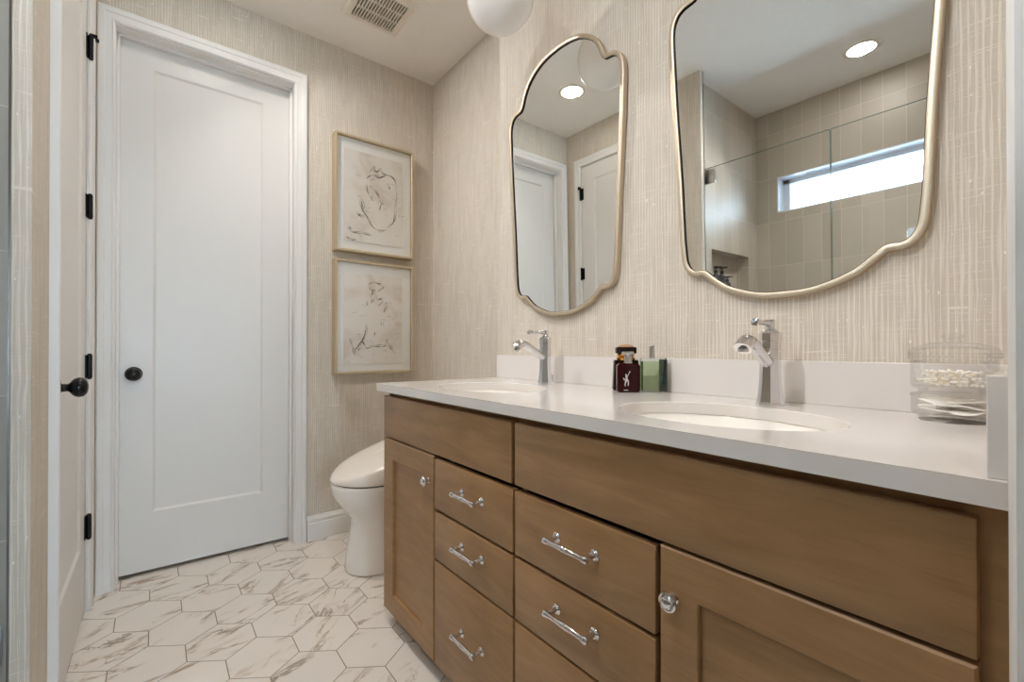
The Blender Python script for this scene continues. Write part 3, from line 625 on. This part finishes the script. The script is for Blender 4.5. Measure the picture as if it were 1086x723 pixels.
def ribbon(bm, pts, w0, y):
    s = spline([(a, 0, b) for a, b in pts], 5); n = len(s); L = []; Rr = []
    for i, p in enumerate(s):
        d = (s[min(i+1, n-1)]-s[max(i-1, 0)]).normalized(); q = Vector((-d.z, 0, d.x)); k = i/(n-1)
        w = w0*(.25+.75*math.sin(PI*k)**.7)*(.7+.5*math.sin(9*k+p.x*60)); L.append(p+q*w); Rr.append(p-q*w)
    vs = [(bm.verts.new((a.x, y, a.z)), bm.verts.new((b.x, y, b.z))) for a, b in zip(L, Rr)]
    for (a, b), (c, d) in zip(vs, vs[1:]): bm.faces.new((a, b, d, c))
def framed(z0, z1, pz0, pz1, strokes, label):
    kf = .9872; strokes = [[(a*kf, 1.0418+(b-1.0418)*kf) for a, b in q] for q in strokes]; pz0, pz1 = (1.0418+(q-1.0418)*kf for q in (pz0, pz1))
    x0, x1 = .7656, 1.2320; F = YB-.065; c = Vector(((x0+x1)/2, YB, (z0+z1)/2))
    t = thing('framed_drawing', label, 'picture', c, 'pair of framed drawings beside the door')
    w = .013; bm = B()
    R = lambda k, y: [(x0+k, y, z0+k), (x1-k, y, z0+k), (x1-k, y, z1-k), (x0+k, y, z1-k)]
    loft(bm, [R(0, YB-.001), R(0, F+.002), R(.002, F), R(w-.002, F), R(w, F+.002), R(w, YB-.001)], cap0=False, cap1=False)
    obj('picture_frame', bm, M['frame'], t, loc=None, smooth=20).location = -c
    bm = B(); box(bm, (x0+w, YB-.043, z0+w), (x1-w, YB-.035, z1-w)); obj('mat_board', bm, M['mat_board'], t).location = -c
    bm = B(); box(bm, (.8174, YB-.0475, pz0), (1.1630, YB-.0455, pz1)); 
    pp = obj('art_sheet', bm, M['paper'], t); pp.location = -c
    bm = B()
    for i, s in enumerate(strokes): ribbon(bm, s, .0023, YB-.0480-.00003*i)
    obj('drawn_lines', bm, M['ink'], pp)
    bm = B(); rr = random.Random(int(z0*100))
    for i, s in enumerate(strokes):
        ribbon(bm, [(a+.006+rr.uniform(-.006, .008), b+.004+rr.uniform(-.006, .006)) for a, b in s], .0017, YB-.0478-.00003*i)
    for k in range(26):
        a, b = rr.uniform(.85, 1.14), pz0+rr.random()**1.5*(pz1-pz0)*.75+.03; l = rr.uniform(.012, .05)
        ribbon(bm, [(a, b), (a+l*.5, b+rr.uniform(-.006, .010)), (a+l, b+rr.uniform(-.008, .012))], .0010, YB-.0477)
    obj('pencil_lines', bm, M['ink_soft'], pp)
    bm = B(); box(bm, (x0+w-.001, YB-.058, z0+w-.001), (x1-w+.001, YB-.056, z1-w+.001)); obj('picture_glass', bm, M['pane'], t).location = -c
framed(1.5840, 2.2390, 1.6560, 2.1780, UP, 'framed figure drawing, the upper of two beside the door')
framed(.8986, 1.5375, .9510, 1.4720, LO, 'framed figure drawing, the lower of two beside the door')

# ------------------------------------------------------------------ toilet
def egg(front, back, hw, z, n=56, xm=None, zf=None, yc=2.115):
    xm = xm if xm is not None else front+hw*1.15; out = []
    for i in range(n):
        t = 2*PI*i/n; c, s = math.cos(t), math.sin(t)
        if c < 0: x = xm+c*(xm-front); y = hw*s
        else:
            k = 4.0; r = (abs(c)**k+abs(s)**k)**(-1/k); x = xm+c*r*(back-xm); y = hw*s*r
        out.append((x, yc+y, z if zf is None else zf(x)))
    return out
def toilet():
    t = thing('toilet', 'white one-piece toilet with closed sloping lid beyond the vanity', 'toilet', (1.0, 2.115, 0)); o = Vector((-1.0, -2.115, 0))
    bk = XN-.018; bm = B()
    prof = [(.700, .118, 0), (.692, .124, .004), (.690, .125, .012), (.694, .122, .05), (.704, .120, .12), (.716, .121, .19), (.722, .125, .225), (.716, .134, .250), (.690, .150, .285), (.662, .166, .320), (.641, .177, .350), (.632, .183, .375), (.629, .185, .400), (.629, .185, .414), (.634, .181, .419)]
    loft(bm, [egg(f, bk, h, z) for f, h, z in prof]); b = obj('bowl', bm, M['porcelain'], t, smooth=60); b.location = o
    bm = B(); loft(bm, [egg(.640, 1.10, .174, z) for z in (.417, .427)]); obj('seat_shade_strip', bm, M['dark'], t, label='black insert painted as the shade under the seat').location = o  # solid black insert paints the shade between bowl and lid
    top = lambda x: .440+.150*min(1, max(0, (x-.632)/.44))**.92
    def sh(k, dz): return egg(.626+k, 1.16, .188-k, 0, zf=lambda x: top(x)+dz)
    bm = B(); loft(bm, [egg(.632, 1.16, .182, .4255), egg(.627, 1.16, .187, .4275), egg(.626, 1.16, .188, .433), sh(.002, -.004), sh(.008, .003), sh(.022, .009), sh(.06, .014), sh(.11, .017), sh(.165, .018)]); obj('lid', bm, M['seatplastic'], t, smooth=50).location = o
    bm = B(); box(bm, (1.13, 1.930, .400), (bk, 2.300, .615), .02, 4); obj('tank', bm, M['porcelain'], t, smooth=50).location = o
    bm = B(); lathe(bm, [(.0, 0), (.0135, 0), (.0135, .002), (.011, .003), (.0, .003)], (1.27, 2.115, .615), 'z', 24); obj('flush_button', bm, M['chrome'], t, smooth=40).location = o
toilet()

# ------------------------------------------------------------------ perfume
VD = Vector((-.621, -.7837, 0)); UD = Vector((.7837, -.621, 0))      # facing the doorway / to its right
def rbox(bm, w, d, z0, z1, r, n=5, taper=1.0, bot=.003, top=.003):
    def ring(k, z, s=1.0):
        P = []
        for cx, cy, a0 in ((1, 1, 0), (-1, 1, PI/2), (-1, -1, PI), (1, -1, 3*PI/2)):
            for i in range(n+1):
                a = a0+PI/2*i/n; x = cx*(w/2*s-r)+(r-k)*math.cos(a); y = cy*(d/2-r)+(r-k)*math.sin(a); P.append((x, y, z))
        return P
    loft(bm, [ring(bot, z0, taper), ring(0, z0+bot, taper), ring(0, z1-top), ring(top, z1)])
def perfume(name, label, loc, ang):
    t = thing(name, label, 'perfume bottle', (*loc, ZT)); t.rotation_euler = (0, 0, ang); return t
A0 = math.atan2(-.621, .7837)
# rear bottle: dark with black and tan cap
t = perfume('perfume_bottle', 'dark perfume bottle with black cap, behind the red one', (1.1775, .8995), A0)
bm = B(); rbox(bm, .076, .030, .0, .097, .006, taper=1.10); obj('bottle_body', bm, M['blackglass'], t, smooth=30)
bm = B(); lathe(bm, [(.0, .096), (.026, .096), (.030, .102), (.024, .107), (.028, .112), (.022, .117), (.0, .117)], n=28); obj('neck_ring', bm, M['amber'], t, smooth=30, label='amber neck ring')
bm = B(); rbox(bm, .064, .030, .1165, .138, .004); obj('cap', bm, M['blackglass'], t, smooth=30, label='black cap')
bm = B(); lathe(bm, [(.026, .138), (.0255, .1395), (.022, .143), (.013, .1455), (.0, .1462)], n=32); o = obj('cap_top', bm, M['tan'], t, smooth=40, label='tan domed cap top'); o.scale = (1, .52, 1)
# front bottle: dark red with a silver rider emblem
t = perfume('perfume_bottle', 'dark red perfume bottle with silver rider emblem and open sprayer', (1.1325, .8570), A0)
bm = B(); rbox(bm, .069, .032, .0, .090, .007, bot=.004, top=.009); obj('bottle_body', bm, M['redglass'], t, smooth=30)
bm = B(); lathe(bm, [(.0, .088), (.0135, .088), (.0135, .091), (.0115, .092), (.0115, .110), (.0135, .112), (.0175, .1165), (.0185, .119), (.0185, .122), (.0165, .1235), (.0, .1235)], n=28); obj('sprayer', bm, M['steel'], t, smooth=30, label='silver sprayer')
bm = B()
def poly(bm, pts, s, ox, oz, y):
    bm.faces.new([bm.verts.new((ox+a*s, y, oz+b*s)) for a, b in pts])
yf = -.0163; ox, oz, s = -.009, .022, .0053
poly(bm, [(-1.0, 1.0), (-.6, 3.2), (.4, 3.8), (1.3, 2.8), (1.5, 1.4), (.9, 2.2), (.1, 1.9), (-.3, 1.2)], s, ox, oz, yf)         # horse body
poly(bm, [(-1.0, 1.2), (-.3, 1.3), (-.5, -.6), (-.9, -.6)], s, ox, oz, yf); poly(bm, [(.8, 2.1), (1.5, 1.5), (1.2, -.4), (.8, -.4)], s, ox, oz, yf)   # legs
poly(bm, [(-.6, 3.2), (-1.5, 4.4), (-1.9, 3.9), (-1.6, 3.3), (-1.1, 2.6)], s, ox, oz, yf)                                       # horse head
poly(bm, [(-.4, 3.5), (-.5, 5.4), (.3, 5.6), (.7, 3.6)], s, ox, oz, yf)                                                         # rider
poly(bm, [(-.45, 5.5), (-.55, 6.2), (-.1, 6.5), (.25, 6.1), (.2, 5.5)], s, ox, oz, yf)
poly(bm, [(.3, 5.0), (1.9, 7.9), (2.1, 7.7), (.6, 4.6)], s, ox, oz, yf)                                                         # mallet
poly(bm, [(1.6, 8.0), (2.4, 7.6), (2.3, 7.4), (1.5, 7.8)], s, ox, oz, yf)
poly(bm, [(-1.4, -2.6), (1.0, -2.6), (1.0, -3.0), (-1.4, -3.0)], s, ox, oz, yf)
obj('rider_emblem', bm, M['silver'], t, label='silver mounted rider emblem')
# green bottle
t = perfume('perfume_bottle', 'pale green square glass perfume bottle beside the red one', (1.1900, .8060), A0+.04)
bm = B(); rbox(bm, .0745, .030, .0, .1045, .003, bot=.002, top=.002); obj('bottle_body', bm, M['clearglass'], t, smooth=30)
bm = B(); rbox(bm, .068, .024, .006, .094, .003, bot=.002, top=.002); obj('perfume_liquid', bm, M['greenglass'], t, smooth=30, label='pale green perfume')
bm = B(); box(bm, (.012, -.0155, .003), (.0368, -.0150, .1000)); obj('side_panel', bm, M['greendark'], t, label='dark green side panel')
bm = B(); lathe(bm, [(.0, .104), (.010, .104), (.010, .1065), (.0085, .107), (.0085, .141), (.0075, .1425), (.0, .1425)], (-.004, 0, 0), 'z', 24); obj('sprayer', bm, M['steel'], t, smooth=30, label='silver sprayer')

# ------------------------------------------------------------------ stacked glass jars with cotton
JX, JY = 1.150, .1435
def jar(name, z, h, r, label):
    t = thing(name, label, 'jar', (JX, JY, z)); w = .0028
    bm = B(); lathe(bm, [(.0004, 0), (r*.80, 0), (r*.83, .0015), (r*.83, .0085), (r*.95, .0105), (r, .0160), (r, h-.003), (r*.985, h)], n=56, caps=False); lathe(bm, [(r*.97, .0142), (.0004, .0140)], n=56, caps=False); obj('glass_bowl', bm, M['jar'], t, smooth=40)
    bm = B(); lathe(bm, [(r+.0002, h-.006), (r+.0022, h-.004), (r+.0022, h-.001), (r+.0002, h+.0005)], n=56, caps=False); obj('rolled_rim', bm, M['jar'], t, smooth=40)
    return t
RJ = .0585
jar('glass_jar', ZT, .049, RJ, 'lower clear glass jar of the stack, holding cotton pads')
up = jar('glass_jar', ZT+.0497, .061, RJ, 'upper lidded clear glass jar of the stack, holding cotton swabs')
bm = B(); q = .061
lathe(bm, [(RJ-.004, q-.004), (RJ-.004, q), (RJ+.003, q+.001), (RJ+.0035, q+.004), (RJ+.0035, q+.018), (RJ+.001, q+.022), (RJ*.90, q+.026), (RJ*.55, q+.033), (RJ*.25, q+.035), (.011, q+.036), (.011, q+.040), (.016, q+.044), (.014, q+.048), (.0, q+.049)], n=56, caps=False); lid = obj('jar_lid', bm, M['jar'], up, smooth=40)
bm = B()
for i in range(44):
    for k in range(2):
        a = 2*PI*(i+.5*k)/44; c = Vector((math.cos(a)*(RJ+.0035), math.sin(a)*(RJ+.0035), q+.0075+k*.0062)); bmesh.ops.create_icosphere(bm, subdivisions=1, radius=.0024, matrix=Matrix.Translation(c))
obj('hobnail_band', bm, M['jar'], lid, smooth=60)
# cotton pads, loosely stacked in the lower jar
rr = random.Random(3); zf = ZT+.0150
for i in range(9):
    bm = B(); n = 28; r = .027; ph = rr.uniform(0, 6); am = rr.uniform(.001, .0035); hh = .0022
    wv = lambda a, k: am*math.sin(2*a+ph)*k
    rings = [[(r*k*math.cos(2*PI*j/n), r*k*math.sin(2*PI*j/n), z+wv(2*PI*j/n, k)) for j in range(n)] for k, z in ((.05, 0), (.6, 0), (.96, .0002), (1, hh*.5), (.96, hh), (.6, hh), (.05, hh))]
    loft(bm, rings); o = obj('cotton_pad', bm, M['cotton'], smooth=60); a = i*2.1
    lay = i//3; o.location = (JX+.0235*math.cos(a), JY+.0235*math.sin(a), zf+.0035+lay*.0085); o.rotation_euler = (rr.uniform(-.16, .16), rr.uniform(-.16, .16), rr.uniform(0, 6))
    tag(o, 'white round cotton pad inside the lower glass jar', 'cotton pad', 'cotton pads in the lower jar')
# cotton swabs lying in the upper jar
bm = B(); lathe(bm, [(.0, -.036), (.0011, -.036), (.0011, .036), (.0, .036)], (0, 0, 0), 'x', 8); stick_me = obj('swab_stick', bm, M['stick'], None, smooth=60)
TIP = [(.0, .0455), (.0018, .0450), (.0026, .0425), (.0026, .0370), (.0020, .0335), (.0011, .0320)]
tips = []
for sg in (1, -1):
    bm = B(); lathe(bm, [(r, h*sg) for r, h in TIP], (0, 0, 0), 'x', 10, caps=False); tips.append(obj('cotton_tip', bm, M['cotton'], None, smooth=60))
sw0 = thing('cotton_swab', 'cotton swab lying among others in the upper glass jar', 'cotton swab', (JX, JY, ZT+.0497+.02), 'cotton swabs in the upper jar')
stick_me.parent = sw0; tips[0].parent = sw0; tips[1].parent = sw0
def lay_swab(o, i):
    lay = i//8; k = i % 8; base = .35+.55*(lay % 2)*(1 if lay % 4 < 2 else -1)+rr.uniform(-.10, .10); q = (k-3.5)*.0083
    dx, dy = -math.sin(base)*q, math.cos(base)*q
    o.location = (JX+dx, JY+dy, ZT+.0497+.0185+lay*.0056); o.rotation_euler = (0, rr.uniform(-.03, .03), base); s = min(1, math.sqrt(max(.0001, .0535**2-q*q))/.0465); o.scale = (s, 1, 1)
lay_swab(sw0, 0)
for i in range(1, 40):
    if i % 8 in (0, 7) and i > 8: pass
    lay_swab(copy_thing(sw0, (0, 0, 0), sw0['label']), i)

# ------------------------------------------------------------------ shower fittings (seen in the mirror)
XG = -.302; GT = 2.146
t = thing('shower_door', 'frameless glass shower door hinged to the tiled side wall', 'shower door', (XG, 1.10, .12))
bm = B(); box(bm, (-.005, -.310, 0), (.005, .395, GT-.12), .0006, 1); obj('glass_panel', bm, M['glass'], t)
bm = B()
for y in (-.3105, .3955): box(bm, (-.0045, y-.0006, .002), (.0045, y+.0006, GT-.122))
box(bm, (-.0045, -.310, GT-.1202), (.0045, .395, GT-.1190)); obj('glass_edge', bm, M['glass_edge'], t, label='greenish glass edge')
for z in (1.972, .25):
    bm = B(); box(bm, (-.012, .300, z-.045), (.012, .4125, z+.045), .003); box(bm, (-.03, .405, z-.045), (.03, .4128, z+.045), .002); lathe(bm, [(.006, -.047), (.006, .047)], (0, .395, z), 'z', 16); obj('glass_hinge', bm, M['steel'], t, smooth=30, label='brushed metal glass hinge')
bm = B(); lathe(bm, [(.011, .018), (.011, .048), (.008, .052), (.008, .30), (.011, .304), (.011, .33)], (.036, -.25, .70), 'z', 16); lathe(bm, [(.006, 0), (.006, .036)], (0, -.25, .735), 'x', 12); lathe(bm, [(.006, 0), (.006, .036)], (0, -.25, 1.01), 'x', 12); obj('door_handle', bm, M['steel'], t, smooth=30)
t = thing('shower_glass_panel', 'fixed frameless glass panel beside the hinged shower door', 'glass panel', (XG, .40, .10))
bm = B(); box(bm, (-.005, YE-.40+.003, 0), (.005, .3845, GT-.10), .0006, 1); obj('glass_panel', bm, M['glass'], t)
bm = B(); box(bm, (-.0045, .3842, .002), (.0045, .3854, GT-.102)); box(bm, (-.0045, YE-.40+.004, GT-.1002), (.0045, .384, GT-.0990)); obj('glass_edge', bm, M['glass_edge'], t, label='greenish glass edge')
def toiletry(x, y, h, label):
    t = thing('toiletry_bottle', label, 'bottle', (x, y, NZ0), 'bottles in the shower niche')
    bm = B(); lathe(bm, [(.0, 0), (.022, 0), (.024, .004), (.024, h*.68), (.020, h*.74), (.010, h*.78), (.010, h*.80), (.0, h*.80)], n=24); obj('bottle_body', bm, M['rubber'], t, smooth=40)
    bm = B(); lathe(bm, [(.0, h*.80), (.013, h*.80), (.013, h*.88), (.004, h*.885), (.004, h*.93), (.014, h*.935), (.014, h), (.0, h)], n=20); box(bm, (-.005, -.040, h*.945), (.005, 0, h*.99), .002); obj('pump', bm, M['rubber'], t, smooth=40, label='black pump')
toiletry(-.605, YS+.045, .236, 'pump bottle in the shower niche, nearest the shower door'); toiletry(-.690, YS+.045, .240, 'pump bottle in the shower niche, middle of three'); toiletry(-.727-.03, YS+.040, .176, 'short dark bottle in the shower niche, deepest into the shower')
